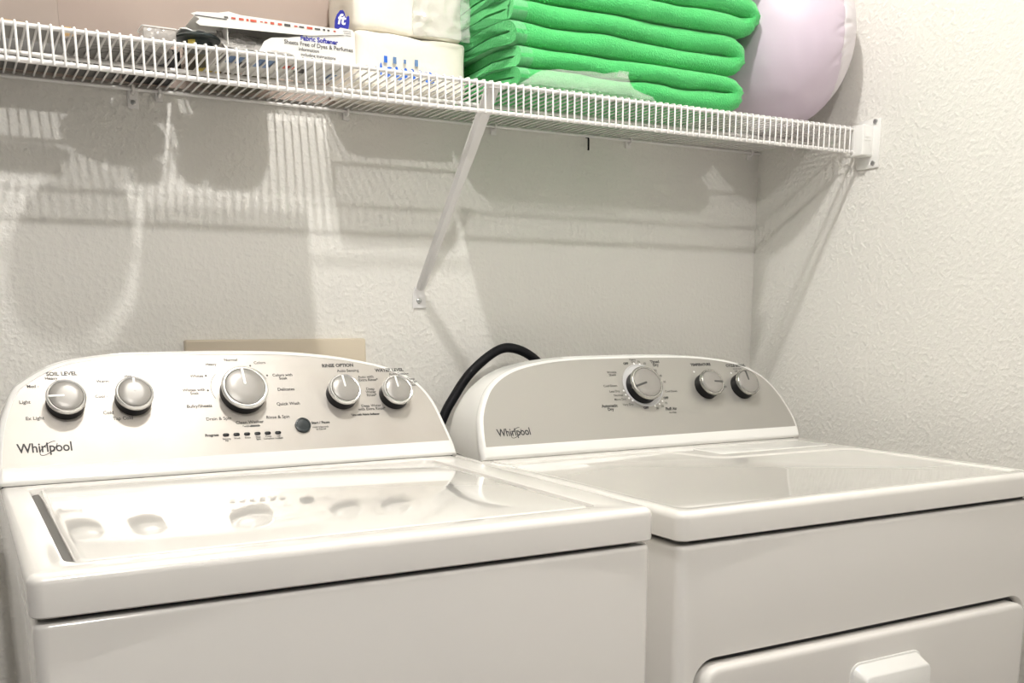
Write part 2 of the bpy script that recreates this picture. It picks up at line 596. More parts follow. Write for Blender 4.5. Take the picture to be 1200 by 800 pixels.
for k in range(6):
    x, y = -0.0297 + k * 0.01624, 0.0578 - k * 0.0002
    bm = bmesh.new()
    for xx in (0,):
        ls = []
        for hh, sc in ((0, 1), (0.001, 1), (0.0014, 0.8)):
            ls.append([fr[0] + EX * (x + px * sc) + EU * (y + py * sc) + EN * hh for px, py in rrect(0.0098, 0.0052, 0.0026, 4)])
        loops(bm, ls)
    obj('progress_light', bm, M['black'], wm, 40)
bm, bg2 = bmesh.new(), bmesh.new()
TX = lambda s, x, y, z=0.0068, al='CENTER', b=0.00012: text_into(bm, s, fr, x, y, z, al, b)
TX('SOIL LEVEL', -0.249, 0.1692, 0.0086, b=0.0003)
TX('Heavy', -0.264, 0.1622)
TX('Med -', -0.2975, 0.1500, al='LEFT')
TX('Light', -0.310, 0.1254, 0.0075, al='LEFT')
TX('Ex Light', -0.3045, 0.0995, 0.0075, al='LEFT')
TX('Hot', -0.158, 0.1625)
TX('Warm -', -0.2035, 0.1552, al='LEFT')
TX('Cool -', -0.2085, 0.1305, al='LEFT')
TX('Cold', -0.201, 0.1035, 0.0075, al='LEFT')
TX('Tap Cold', -0.1745, 0.0935, 0.0075)
TX('Heavy', -0.0325, 0.1795)
TX('Normal', -0.0005, 0.1865)
TX('Colors', 0.0445, 0.1805)
TX('Whites', -0.0475, 0.1596, al='RIGHT')
TX('Whites with\nSoak', -0.0655, 0.1330)
TX('Bulky/Sheets', -0.0615, 0.1082, 0.0075)
TX('Drain & Spin', -0.036, 0.0856, 0.0075)
TX('Clean Washer', 0.0105, 0.0772, 0.0075)
TX('Rinse & Spin', 0.0565, 0.0838, 0.0075)
TX('Quick Wash', 0.0775, 0.1062, 0.0075)
TX('Delicates', 0.0785, 0.1318, 0.0075)
TX('Colors with\nSoak', 0.0775, 0.1545)
TX('Progress', -0.0405, 0.0585, 0.0058, 'RIGHT', 0.0004)
TX('Start / Pause', 0.1085, 0.0705, 0.0060, 'LEFT', 0.0003)
TX('RINSE OPTION', 0.174, 0.1722, 0.0082, b=0.0004)
TX('Auto Sensing', 0.1895, 0.1622, 0.0072)
TX('Auto with\nExtra Rinse*', 0.2045, 0.1470, 0.0068, 'LEFT')
TX('Deep\nWater\nRinse*', 0.2215, 0.1215, 0.0068)
TX('Deep Water\nwith Extra Rinse*', 0.2165, 0.0935, 0.0068)
TX('*Use with Fabric Softener', 0.2025, 0.0810, 0.0048, b=0.0003)
TX('WATER LEVEL', 0.2635, 0.1612, 0.0082, b=0.0004)
TX('Auto Sensing', 0.279, 0.1535, 0.0068)
TX('Deep\nWater\nWash', 0.2915, 0.138, 0.0066, 'LEFT')
for x, y in ((-0.0435, 0.1598), (-0.0445, 0.1345), (0.0285, 0.1755), (0.0525, 0.1575)):
    spot(bm, fr, x, y, 0.0016)
arc_line(bm, fr, 0.0092, 0.1370, 0.0485, 0.040, 140, 205, 0.0006)
arc_line(bm, fr, 0.0092, 0.1330, 0.0455, 0.043, 25, 62, 0.0006)
for s, k in (('Sensing\nFill', 0), ('Wash', 1), ('Rinse', 2), ('Final\nSpin', 3), ('Cycle\nComplete', 4), ('Lid\nLocked', 5)):
    text_into(bg2, s, fr, -0.0297 + k * 0.01624, 0.0495 if '\n' in s else 0.0512, 0.0042, 'CENTER', 0.0001)
text_into(bg2, 'Hold 3 Seconds\nto Cancel', fr, 0.1225, 0.0610, 0.0042, 'CENTER', 0.0001)
text_into(bg2, '*with', fr, 0.0035, 0.0706, 0.0048, 'CENTER', 0.0001)
patch(bg2, fr, [(0.010, 0.0690), (0.0245, 0.0690), (0.026, 0.0706), (0.0245, 0.0724), (0.012, 0.0724), (0.009, 0.0706)])
obj('printed_lettering', bm, M['ink_grey'], wm, 0, 'small dark printed words around the knobs')
obj('fine_print', bg2, M['ink_grey'], wm, 0, 'tiny grey captions')
logo(wm, wat, -0.3205, -0.2490, 0.0530)

# ------------------------------------------------------------------ dryer
DX0, DX1, DYF, DZ = -0.8565, -0.1135, -0.8321, 0.916
DXC = (DX0 + DX1) / 2
DB = -0.125
dr = thing('clothes_dryer', 'white front-load dryer on the right with a silver panel and three knobs', 'clothes dryer', (DXC, (DYF + DB) / 2, 0))
bm = bmesh.new()
W_, D_ = DX1 - DX0 - 0.008, DB - DYF - 0.004
cy = (DYF + 0.004 + DB) / 2
# cabinet: sides and back as a ring, front sheet with the door recess
slab_z(bm, DXC, cy, W_, D_, 0.0140, [(0.004, 0.03), (0, 0.034)] + fillet(0.008, 0.8715), n=8)
# the front sheet is cut open for the door, with a sloped return around the hole
bm.faces.ensure_lookup_table()
front = max((f for f in bm.faces if f.calc_center_median().y < DYF + 0.0045), key=lambda f: f.calc_area())
fv = list(front.verts)
bm.faces.remove(front)
DCX, DW, DT, DBOT = (-0.8190 + -0.1385) / 2, -0.1385 + 0.8190, 0.7075, 0.26
dcz, dh = (DT + DBOT) / 2, DT - DBOT
dl = [[(DCX + x, DYF + 0.004 + y, dcz + z) for x, z in rrect(DW + 2 * i, dh + 2 * i, 0.030 + i, 8)] for i, y in ((0.0065, 0), (0.0050, 0.0012), (0.0015, 0.0100), (0.0010, 0.0145))]
drows = loops(bm, dl, False, False)
eds = [bm.edges.get((fv[i], fv[(i + 1) % 4])) for i in range(4)]
eds += [bm.edges.get((drows[0][i], drows[0][(i + 1) % len(drows[0])])) for i in range(len(drows[0]))]
bmesh.ops.triangle_fill(bm, edges=eds, use_beauty=True)
cab = obj('cabinet', bm, M['enamel'], dr)
bm = bmesh.new()
slab_z(bm, DXC, (DYF + DB) / 2, DX1 - DX0 - 0.04, DB - DYF - 0.03, 0.02, [(0, 0.85), (0, 0.8775)])
obj('gap_shade', bm, M['gap'], dr, label='dark strip standing in for the shade under the dryer top')  # shade between dryer top and cabinet put in as a dark strip
for sx in (-1, 1):
    for sy in (-1, 1):
        bm = bmesh.new()
        lathe(bm, [(0, 0), (0.022, 0), (0.02, 0.012), (0.012, 0.014), (0.012, 0.035), (0, 0.035)], (DXC + sx * 0.31, (DYF + DB) / 2 + sy * 0.28, 0), EX, (0, 1, 0), (0, 0, 1), 16)
        obj('foot', bm, M['rubber'], dr)


# top with the sunken working surface (L-shaped: the lint lid stays proud)
def rpoly(corners, n=6):
    """corners: (x, y, radius) -> rounded polygon"""
    out = []
    N = len(corners)
    for i in range(N):
        p = Vector(corners[i][:2])
        a, b = Vector(corners[i - 1][:2]), Vector(corners[(i + 1) % N][:2])
        u, v = (a - p).normalized(), (b - p).normalized()
        r = corners[i][2]
        ang = u.angle(v)
        t = r / math.tan(ang / 2)
        p0, p1 = p + u * t, p + v * t
        c = p + (u + v).normalized() * (r / math.sin(ang / 2))
        a0 = math.atan2(p0.y - c.y, p0.x - c.x)
        a1 = math.atan2(p1.y - c.y, p1.x - c.x)
        d = (a1 - a0 + math.pi) % (2 * math.pi) - math.pi
        for k in range(n + 1):
            aa = a0 + d * k / n
            out.append((c.x + r * math.cos(aa), c.y + r * math.sin(aa)))
    return out


def lpoly(i):
    return rpoly([(-0.835 + i, -0.808 + i, 0.02), (-0.147 - i, -0.808 + i, 0.012), (-0.147 - i, -0.452 - i, 0.03), (-0.455 - i, -0.437 - i, 0.03 + i), (-0.485 - i, -0.318 - i, 0.03 - i), (-0.835 + i, -0.318 - i, 0.012)])


bm = bmesh.new()
W_, D_ = DX1 - DX0, DB - DYF
cy = (DYF + DB) / 2
prof = [(0.006, 0.8765), (0.002, 0.8773), (0, 0.879)] + fillet(0.010, DZ, 5)
rows = slab_z(bm, DXC, cy, W_, D_, 0.016, prof, False, False, 8)
outer = rows[-1]
lp = [[(x, y, z) for x, y in lpoly(i)] for i, z in ((0, DZ), (0.003, DZ - 0.0006), (0.006, DZ - 0.0024), (0.009, DZ - 0.0030))]
lrows = loops(bm, lp, False, True)
eds = []
for ring_ in (outer, lrows[0]):
    for i in range(len(ring_)):
        e = bm.edges.get((ring_[i], ring_[(i + 1) % len(ring_)]))
        eds.append(e)
bmesh.ops.triangle_fill(bm, edges=eds, use_beauty=True)
obj('top_panel', bm, M['lid'], dr, 40)
bm = bmesh.new()
slab_z(bm, -0.295, -0.368, 0.27, 0.088, 0.008, [(0, DZ - 0.001), (0, DZ + 0.0004), (0.0012, DZ + 0.0012)], n=5)
obj('lint_lid', bm, M['plastic'], dr, 40)

bm = bmesh.new()
slab_y(bm, DCX, dcz, DW + 0.004, dh + 0.004, 0.03, [(0, DYF + 0.0172), (0, DYF + 0.0160)])
obj('door_gap_shade', bm, M['gap'], dr, 40, 'dark sheet standing in for the shadow in the gap around the door')  # shadow of the door gap put in as a dark sheet
bm = bmesh.new()
slab_y(bm, DCX, dcz, DW - 0.008, dh - 0.008, 0.027, [(0, DYF + 0.016), (0, DYF - 0.004), (0.0015, DYF - 0.0075), (0.005, DYF - 0.0095), (0.009, DYF - 0.010)], n=8)
door = obj('door', bm, M['enamel'], dr, 40)
# handle: raised pad, sloped brow, grip, dark patch below standing in for a shaded pocket
HX0, HX1, HZ1 = -0.546, -0.396, 0.6660
hcx, hw = (HX0 + HX1) / 2, HX1 - HX0
yb = DYF - 0.010
bm = bmesh.new()
hh = 0.125
slab_y(bm, hcx, HZ1 - hh / 2, hw, hh, 0.018, [(0, yb + 0.001), (0, yb - 0.002), (0.0015, yb - 0.003)], n=6)
hd = obj('handle', bm, M['plastic'], door, 40)
hd['wl'] = door['wl']
bm = bmesh.new()
t0, b0 = HZ1 - 0.003, HZ1 - 0.060
L_ = [(hcx + x, yb - 0.003, (t0 + b0) / 2 + z) for x, z in rrect(hw - 0.006, t0 - b0, 0.015, 6)]
L2 = [(hcx + x * 0.95, yb - 0.024, (t0 + b0) / 2 - 0.004 + (z * 0.76 if z > 0 else z)) for x, z in rrect(hw - 0.006, t0 - b0, 0.012, 6)]
L3 = [(hcx + x * 0.93, yb - 0.0265, (t0 + b0) / 2 - 0.005 + (z * 0.70 if z > 0 else z * 0.97)) for x, z in rrect(hw - 0.006, t0 - b0, 0.012, 6)]
loops(bm, [L_, L2, L3])
obj('grip', bm, M['plastic'], door, 45)
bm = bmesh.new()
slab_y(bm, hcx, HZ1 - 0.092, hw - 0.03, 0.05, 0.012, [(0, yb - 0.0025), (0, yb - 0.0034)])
obj('grip_pocket_shade', bm, M['dark_grey'], door, 40, 'dark grey patch standing in for a shaded finger pocket')

dout = [(0.3705, 0.0), (0.3735, 0.022), (0.372, 0.046), (0.3640, 0.076), (0.3500, 0.1100), (0.3280, 0.1405), (0.2976, 0.1622), (0.2577, 0.1787), (0.1939, 0.1903), (0.1298, 0.196), (0.0452, 0.198), (-0.0568, 0.198), (-0.1352, 0.1965), (-0.2009, 0.191), (-0.2588, 0.1798), (-0.2988, 0.1638), (-0.3294, 0.1409), (-0.3484, 0.1146), (-0.3638, 0.082), (-0.3716, 0.0463), (-0.3749, 0.018), (-0.3755, 0.0)]


dat = console(dr, (-0.4764, -0.283, DZ + 0.0035), dout, (0.0230, 0.0080), DB - 0.005, M['dryer_face'], 0.013)
bm = bmesh.new()
box(bm, -0.4764 - 0.36, -0.4764 + 0.355, -0.277, DB - 0.02, DZ - 0.002, DZ + 0.006)
obj('gap_shade', bm, M['gap'], dr, label='dark strip standing in for the shade under the control panel')  # dark strip in place of the shade below the dryer console
fr = (dat(0, 0, -0.0006), EX, EU, EN)
o = dat(0.008, 0.1300, -0.0006)
bm = bmesh.new()
lathe(bm, [(0, 0), (0.0455, 0), (0.0450, 0.0015), (0.043, 0.0018), (0.0425, 0.0009), (0, 0.0009)], o, EX, EU, EN, 48)
obj('dial_ring', bm, M['dial_ring'], dr, 40, 'pale ring behind the large knob')
knob(dr, dat, 0.0022, 0.1248, 0.0355, 0.0245, 195, 'knob_ring_dark', 'ink_grey')
knob(dr, dat, 0.1620, 0.1213, 0.0282, 0.0245, -4, 'knob_ring_dark', 'ink_grey')
knob(dr, dat, 0.2548, 0.1181, 0.0285, 0.0245, 92, 'knob_ring_dark', 'ink_grey')
bm, bw = bmesh.new(), bmesh.new()
TX = lambda s, x, y, z=0.0066, al='CENTER', b=0.0001: text_into(bm, s, fr, x, y, z, al, b)
TX('OFF', -0.0165, 0.1775, 0.0066, b=0.0005)
TX('Heavy\nDry', 0.002, 0.1835, 0.006)
TX('70', 0.0150, 0.1805)
TX('60', 0.0285, 0.177)
TX('Timed\nDry', 0.0540, 0.1765, 0.0085, b=0.0004)
TX('50', 0.0490, 0.161)
TX('40', 0.0580, 0.149)
TX('30', 0.0625, 0.1355)
TX('Cool Down', 0.0565, 0.1145, 0.0062, 'LEFT')
TX('OFF', 0.0540, 0.1005, 0.0066, b=0.0005)
TX('10', 0.0500, 0.0895)
TX('20', 0.0395, 0.0832)
TX('30', 0.0260, 0.0795)
TX('Fluff Air', 0.0585, 0.0770, 0.0085, b=0.0004)
TX('No Heat', 0.0595, 0.0690, 0.0048)
TX('OFF', -0.0005, 0.0818, 0.0066, b=0.0005)
TX('Very Dry', -0.0400, 0.0905, 0.0066)
TX('More Dry', -0.0545, 0.1020, 0.0066)
TX('Normal', -0.0560, 0.1108, 0.0066)
TX('Less Dry', -0.0620, 0.1195, 0.0066)
TX('Cool Down', -0.0680, 0.1312, 0.0066)
TX('Wrinkle\nShield', -0.0555, 0.1570, 0.0066)
TX('Automatic\nDry', -0.0830, 0.0860, 0.0085, b=0.0004)
TX('TEMPERATURE', 0.1665, 0.1710, 0.0078, b=0.0005)
TX('CYCLE SIGNAL', 0.2575, 0.1665, 0.0078, b=0.0005)
TX('End of cycle', 0.2590, 0.1592, 0.0046)
TX('High', 0.2100, 0.1200, 0.0062)
TX('Off', 0.2535, 0.1535, 0.0062)
for x, y in ((0.0030, 0.1775), (0.0160, 0.1755), (-0.0405, 0.1202), (-0.0385, 0.1115), (-0.0335, 0.1038), (-0.0270, 0.0985), (0.0220, 0.0850), (0.0340, 0.0885), (0.0430, 0.0945), (0.1440, 0.1555), (0.2390, 0.1500)):
    spot(bw, fr, x, y, 0.0021)
obj('printed_lettering', bm, M['ink_grey'], dr, 0, 'small dark printed words around the dryer dial')
obj('printed_dots', bw, M['white_ink'], dr, 0, 'white dots around the knobs')
logo(dr, dat, -0.3365, -0.2690, 0.0475)

# hose behind the dryer
bm = bmesh.new()
pts = spline([(-0.885, -0.06, 0.10), (-0.885, -0.06, 0.60), (-0.872, -0.062, 0.86), (-0.829, -0.065, 0.968), (-0.804, -0.065, 1.0105), (-0.766, -0.065, 1.058), (-0.7105, -0.065, 1.0975), (-0.669, -0.065, 1.1020), (-0.620, -0.065, 1.078), (-0.57, -0.068, 1.02), (-0.54, -0.07, 0.90), (-0.53, -0.07, 0.6)], 6)
tube(bm, pts, 0.0092, 12)
tag(obj('drain_hose', bm, M['rubber'], None, 60, loc=(-0.7, -0.065, 0.1)), 'thick black hose arching behind the left end of the dryer', 'hose')

# outlet box plate low on the back wall
bm = bmesh.new()
slab_y(bm, -1.1235, 1.035, 0.329, 0.178, 0.004, [(0, 0.0005), (0, -0.010), (0.001, -0.0125), (0.003, -0.0135)], n=3)
tag(obj('outlet_box', bm, M['plate'], None, 40), 'almond plastic cover plate on the back wall above the washer', 'wall plate')

# ------------------------------------------------------------------ wire shelf
ZR, ZB, YL = 1.5270, 1.5249, -0.305
SX0, SX1 = -1.735, -0.004
sh = thing('wire_shelf', 'white coated wire shelf along the back wall above both machines', 'shelf', ((SX0 + SX1) / 2, -0.15, 1.52))
for nm, y, z, r in (('front_rail', YL, ZR - 0.0015, 0.0030), ('lip_rail', YL, 1.4833, 0.0036), ('middle_rail', -0.172, ZB - 0.0035, 0.0032), ('back_rail', -0.008, ZB - 0.0015, 0.0030)):
    tube(bm := bmesh.new(), [(SX0, y, z), (SX1, y, z)], r, 10)
    obj(nm, bm, M['wire'], sh, 60)
bm = bmesh.new()
x = 0.0
tube(bm, [(x, -0.004, ZB + 0.0030), (x, -0.17, ZB + 0.0018), (x, YL + 0.004, ZR + 0.0032), (x, YL - 0.0028, ZR + 0.0020), (x, YL - 0.0044, ZR - 0.002), (x, YL - 0.0046, 1.4800)], 0.0016, 6)
w0 = obj('wire', bm, M['wire'], sh, 60, loc=None)
# the prototype was built around x = 0: its mesh is shared, each copy gets its own x
xs = [-0.0177 - 0.01400 * k for k in range(0, 122)]
mid = (SX0 + SX1) / 2
for v in w0.data.vertices:
    v.co.x += mid          # local to the shelf
for i, X in enumerate(xs):
    w = w0 if i == 0 else w0.copy()
    if i:
        C.objects.link(w)
        w.parent = sh
    w.location = (X - mid, 0, 0)


def clip(parent, X, with_screw=False):
    bm = bmesh.new()
    box(bm, X - 0.006, X + 0.006, -0.006, 0.0, 1.508, 1.531, bev=0.0012)
    tube(bm, [(X, -0.003, 1.5165), (X, -0.010, 1.5165), (X, -0.0150, 1.5185), (X, -0.0158, 1.524), (X, -0.013, 1.529), (X, -0.005, 1.5305)], 0.0026, 6)
    k = obj('wall_clip', bm, M['wire'], parent, 40)
    if with_screw:
        bm = bmesh.new()
        box(bm, X - 0.0085, X + 0.0085, -0.0035, 0, 1.494, 1.528, bev=0.0012)
        obj('tab', bm, M['wire'], k, 40)
        bm = bmesh.new()
        lathe(bm, [(0, 0), (0.0042, 0), (0.004, 0.001), (0.0024, 0.0018), (0.0008, 0.0019), (0, 0.0012)], (X, -0.0035, 1.5035), (1, 0, 0), (0, 0, 1), (0, -1, 0), 14)
        obj('screw', bm, M['screw'], k, 40)


for X, s in ((-1.343, True), (-1.302, False), (-0.980, False), (-0.681, False), (-0.363, False), (-0.032, False)):
    clip(sh, X, s)

# right end bracket
br = thing('end_bracket', 'white plastic end bracket holding the shelf front on the right wall', 'bracket', (-0.015, -0.325, 1.50))
bm = bmesh.new()
box(bm, -0.004, 0.0, -0.346, -0.292, 1.4515, 1.5440, bev=0.0012)
obj('wall_plate', bm, M['plastic'], br, 40)
bm = bmesh.new()
slab_y(bm, -0.0165, 1.5032, 0.0330, 0.0585, 0.003, [(0, -0.300), (0, -0.3270), (0.0008, -0.3290), (0.0025, -0.3300)], n=4)
obj('cup', bm, M['plastic'], br, 40)
bm = bmesh.new()
for z in (1.503, 1.509):
    box(bm, -0.027, -0.010, -0.3308, -0.329, z, z + 0.0012)
obj('rib', bm, M['plastic'], br, 0)
for z in (1.5385, 1.4610):
    bm = bmesh.new()
    lathe(bm, [(0, 0), (0.0050, 0), (0.0047, 0.002), (0.003, 0.003), (0.0008, 0.003), (0, 0.0018)], (-0.004, -0.334, z), (0, 1, 0), (0, 0, 1), (-1, 0, 0), 14)
    obj('screw', bm, M['screw'], br, 40)

# diagonal brace
bc = thing('shelf_brace', 'white diagonal steel brace propping the shelf up from the back wall', 'bracket', (-0.842, -0.01, 1.19))
bm = bmesh.new()
A, B = Vector((-0.8352, -0.296, 1.5245)), Vector((-0.8438, -0.010, 1.2150))
d = (B - A).normalized()
sd = Vector((1, 0, 0))
nn = sd.cross(d).normalized()
if nn.y > 0:
    nn = -nn
ls = []
for t, w in ((0, 0.0122), (0.3, 0.0118), (0.45, 0.0098), (0.97, 0.0092), (1.0, 0.0080)):
    p = A + (B - A) * t
    ls.append([p + sd * (-w) - nn * 0.004, p + sd * (-w), p + sd * (-w * 0.55) + nn * 0.0042, p + sd * (w * 0.35) + nn * 0.0042, p + sd * w, p + sd * w - nn * 0.004, p + sd * (w - 0.002) - nn * 0.004, p + sd * (w * 0.3) + nn * 0.002, p - sd * (w * 0.5) + nn * 0.002, p - sd * (w - 0.002) - nn * 0.004])
loops(bm, ls)
obj('strut', bm, M['bracket'], bc, 30)
bm = bmesh.new()
box(bm, -0.8485, -0.8225, -0.306, -0.285, 1.5205, 1.5238)
obj('hook', bm, M['bracket'], bc, 30)
bm = bmesh.new()
L0 = [(-0.8575, 0), (-0.8305, 0), (-0.8305, 0.018), (-0.8350, 0.040), (-0.8530, 0.040), (-0.8575, 0.018)]
loops(bm, [[(x, y, 1.180 + z - (0.0028 if 0.84 < -x < 0.85 else 0)) for x, z in L0] for y in (0, -0.003)])
obj('foot_plate', bm, M['bracket'], bc, 30)
bm = bmesh.new()
lathe(bm, [(0, 0), (0.0052, 0), (0.0048, 0.0022), (0.0025, 0.0034), (0.0008, 0.0034), (0, 0.0024)], (-0.8445, -0.003, 1.1935), (1, 0, 0), (0, 0, 1), (0, -1, 0), 14)
obj('screw', bm, M['screw'], bc, 40)

bm = bmesh.new()
tube(bm, [(-0.4645, 0, 1.522), (-0.4645, -0.006, 1.5215), (-0.4645, -0.0085, 1.517), (-0.4643, -0.0085, 1.4985), (-0.4643, -0.0078, 1.4960)], 0.0020, 8)
tag(obj('wall_pin', bm, M['black'], None, 50), 'small black pin sticking down under the shelf below the towels', 'pin')

DK = 1.5302   # top of the shelf wires

# ------------------------------------------------------------------ green towels
def towel(name, label, k, xl, xr, yf, yb, z0, z1, seed, skew=0.0):
    T = (z1 - z0) / 2
    ht = T / 2 * 0.985
    zc0, zc1 = z0 + T / 2, z0 + 1.5 * T
    path = []
    n1 = 34
    for i in range(n1 + 1):
        path.append((xl + (xr - T - xl) * i / n1, zc0, 90.0))
    for i in range(1, 14):
        a = R(-90 + 180 * i / 13)
        path.append((xr - T + (T * 0.5 + 0.5 * T * 0.9) * 0.5 * 2 * math.cos(a) * 0.98 if False else xr - T + T * math.cos(a) * 1.0, z0 + T + T / 2 * math.sin(a), 90 - 180 * i / 13))
    for i in range(1, n1 + 1):
        path.append((xr - T + (xl + 0.004 - (xr - T)) * i / n1, zc1, -90.0))
    dep = yb - yf

    def section(h):
        s = []
        # top back -> front round -> bottom back -> slit
        for q in range(7):
            s.append((dep - (dep - h) * q / 6, h))
        for q in range(1, 9):
            a = R(90 + 180 * q / 9)
            s.append((h + h * math.cos(a), h * math.sin(a)))
        for q in range(7):
            s.append((h + (dep - h) * q / 6, -h))
        sl = h * 0.10
        for q in range(6):
            s.append((dep - 0.0005 - (dep - h * 1.2) * q / 5, -sl))
        s.append((h * 0.75, 0))
        for q in range(6):
            s.append((h * 1.2 + (dep - 0.0005 - h * 1.2) * q / 5, sl))
        return s

    def sweep(rows_from, rows_to, grow, bm, cap=False):
        ls = []
        for i in range(rows_from, rows_to + 1):
            x, z, ang = path[i]
            # tangent by neighbours -> normal
            a = path[max(i - 1, 0)]
            b = path[min(i + 1, len(path) - 1)]
            tx, tz = b[0] - a[0], b[1] - a[1]
            L = math.hypot(tx, tz) or 1
            nx, nz = -tz / L, tx / L
            row = []
            inner = i / (len(path) - 1)
            for dd, hh in section(ht + grow):
                px, pz = x + nx * hh, z + nz * hh
                py = yf + dd + skew * (px - xl)
                e = 1.0
                q = noise.noise_vector(Vector((px * 9 + seed * 7, py * 9, pz * 14)))
                q2 = noise.noise_vector(Vector((px * 28 + seed * 3, py * 22, pz * 40)))
                # soft creases gather near the fold
                cr = math.exp(-((xr - px) / 0.05) ** 2)
                py += q.y * 0.009 + q2.y * 0.0022
                pz += (q.z * 0.0055 + q2.z * 0.0014) * min(1, max(0.15, (pz - z0) / 0.02)) * min(1, max(0.15, (z1 - pz) / 0.02))
                px += q.x * 0.004 + cr * 0.004 * math.sin((py - yf) * 260 + (pz - z0) * 300 + seed)
                if px < xl + 0.03:
                    px += noise.noise(Vector((py * 4, pz * 24, seed * 5))) * 0.016
                # front left corner set back a little
                px += 0.020 * max(0, 1 - (py - yf) / 0.06) * max(0, 1 - (px - xl) / 0.10)
                row.append((px, py, pz))
            ls.append(row)
        loops(bm, ls, cap, cap)
    bm = bmesh.new()
    sweep(0, len(path) - 1, 0, bm, True)
    t = obj(name, bm, M['towel'], None, 70, loc=((xl + xr) / 2, (yf + yb) / 2, z0))
    tag(t, label, 'towel', 'folded green towels on the wire shelf')
    t['wl'] = ((xl + xr) / 2, (yf + yb) / 2, z0)
    for a, b in ((0, 2), (len(path) - 3, len(path) - 1)):
        bm = bmesh.new()
        sweep(a, b, 0.0007, bm)
        h = obj('hem', bm, M['hem'], t, 70, 'flat woven hem at the open end')
    return t


towel('folded_towel', 'green terry towel at the bottom of the folded stack, resting on the wire shelf', 0, -0.805, -0.318, -0.292, -0.07, DK + 0.0026, 1.5965, 1, 0.00)
towel('folded_towel', 'green terry towel second from the bottom of the folded stack', 1, -0.812, -0.312, -0.293, -0.07, 1.5970, 1.6665, 2, 0.012)
towel('folded_towel', 'green terry towel third from the bottom of the stack, its fold reaching furthest right', 2, -0.800, -0.284, -0.290, -0.07, 1.6670, 1.7345, 3, -0.01)
towel('folded_towel', 'green terry towel on top of the stack, cut off by the top of the picture', 3, -0.815, -0.290, -0.293, -0.07, 1.7350, 1.8000, 4, 0.01)

# ------------------------------------------------------------------ lavender inflatable cushion
bc0 = Vector((-0.141, -0.192, 1.6985))
rad = Vector((0.136, 0.163, 0.168))
ax = Vector((0.80, -0.52, 0.06)).normalized()


SEAM = 0.66


def cushion(bm, lo, hi, grow=0.0):
    # rings around an axis that points to the right wall
    u = ax.cross(Vector((0, 0, 1))).normalized()
    v = ax.cross(u)
    rows = []
    nr, ns = 80, 220
    for i in range(nr + 1):
        f = lo + (hi - lo) * i / nr
        f = max(-0.9995, min(0.9995, f))
        r = math.sqrt(1 - f * f)
        row = []
        for k in range(ns):
            a = 2 * math.pi * k / ns
            dv = ax * f + (u * math.cos(a) + v * math.sin(a)) * r
            sm = SEAM
            w = math.exp(-((f - sm) / 0.16) ** 2)
            pk = 1.0 - 0.010 * math.exp(-((f - sm) / 0.012) ** 2)
            wr = max(0.0, math.sin(a * 13 + 2.2 * math.sin(a * 3) + (f - sm) * 9)) ** 5
            wr2 = max(0.0, math.sin(a * 21 + 1.7 * math.sin(a * 4) - (f - sm) * 7 + 1)) ** 4
            pk -= w * (0.020 * wr * (0.4 + 0.6 * math.sin(a * 2 + 0.7) ** 2) + 0.011 * wr2)
            pk += 0.006 * noise.noise(dv * 5)
            row.append(bc0 + Vector((dv.x * (rad.x + grow), dv.y * (rad.y + grow), dv.z * (rad.z + grow))) * pk)
        rows.append(row)
    loops(bm, rows)


bm = bmesh.new()
cushion(bm, -1, SEAM)
cu = obj('inflatable_cushion', bm, M['lavender'], None, 70, loc=tuple(bc0))
tag(cu, 'round lavender inflatable cushion squeezed between the green towels and the right wall', 'cushion')
cu['wl'] = tuple(bc0)
bm = bmesh.new()
cushion(bm, SEAM, 1.0)
obj('side_panel', bm, M['lavender_pale'], cu, 70, 'paler side panel beyond the puckered seam')


# ------------------------------------------------------------------ plastic wrapped packs
def pack(name, label, x0, x1, y0, y1, z0, z1, seed, bulge=0.010):
    bm = bmesh.new()
    nx, nz = 20, 10
    cx, cy, cz = (x0 + x1) / 2, (y0 + y1) / 2, (z0 + z1) / 2
    bmesh.ops.create_cube(bm, size=2)
    bmesh.ops.subdivide_edges(bm, edges=bm.edges, cuts=14, use_grid_fill=True)
    for v in bm.verts:
        p = v.co.copy()
        q = Vector([math.copysign(abs(c) ** 1.0, c) for c in p])
        # soften the box edges
        m_ = (abs(q.x) ** 16 + abs(q.y) ** 16 + abs(q.z) ** 16) ** (1 / 16)
        q = q / m_
        w = Vector((cx + q.x * (x1 - x0) / 2, cy + q.y * (y1 - y0) / 2, cz + q.z * (z1 - z0) / 2))
        n1 = noise.noise_vector(w * 16 + Vector((seed, 0, 0)))
        n2 = noise.noise_vector(w * 45 + Vector((seed, 3, 0)))
        w += n1 * 0.004 + n2 * 0.0012
        w.z = max(w.z, z0)
        w.z = min(w.z, z1)
        v.co = w
    o_ = obj(name, bm, M['paper'], None, 60, loc=(cx, cy, z0))
    tag(o_, label, 'paper pack', 'plastic-wrapped white paper packs')
    o_['wl'] = (cx, cy, z0)
    return o_


PX0, PX1, PYF = -1.020, -0.818, -0.168
p1 = pack('paper_pack', 'lower cream-white wrapped paper pack with blue print between carton and green towels', PX0, PX1, PYF, -0.03, DK, 1.6190, 3)
p2 = pack('paper_pack', 'upper cream-white paper pack in crinkled clear wrap, lying on another pack', PX0 + 0.002, PX1 - 0.004, PYF + 0.004, -0.03, 1.6200, 1.7150, 8)


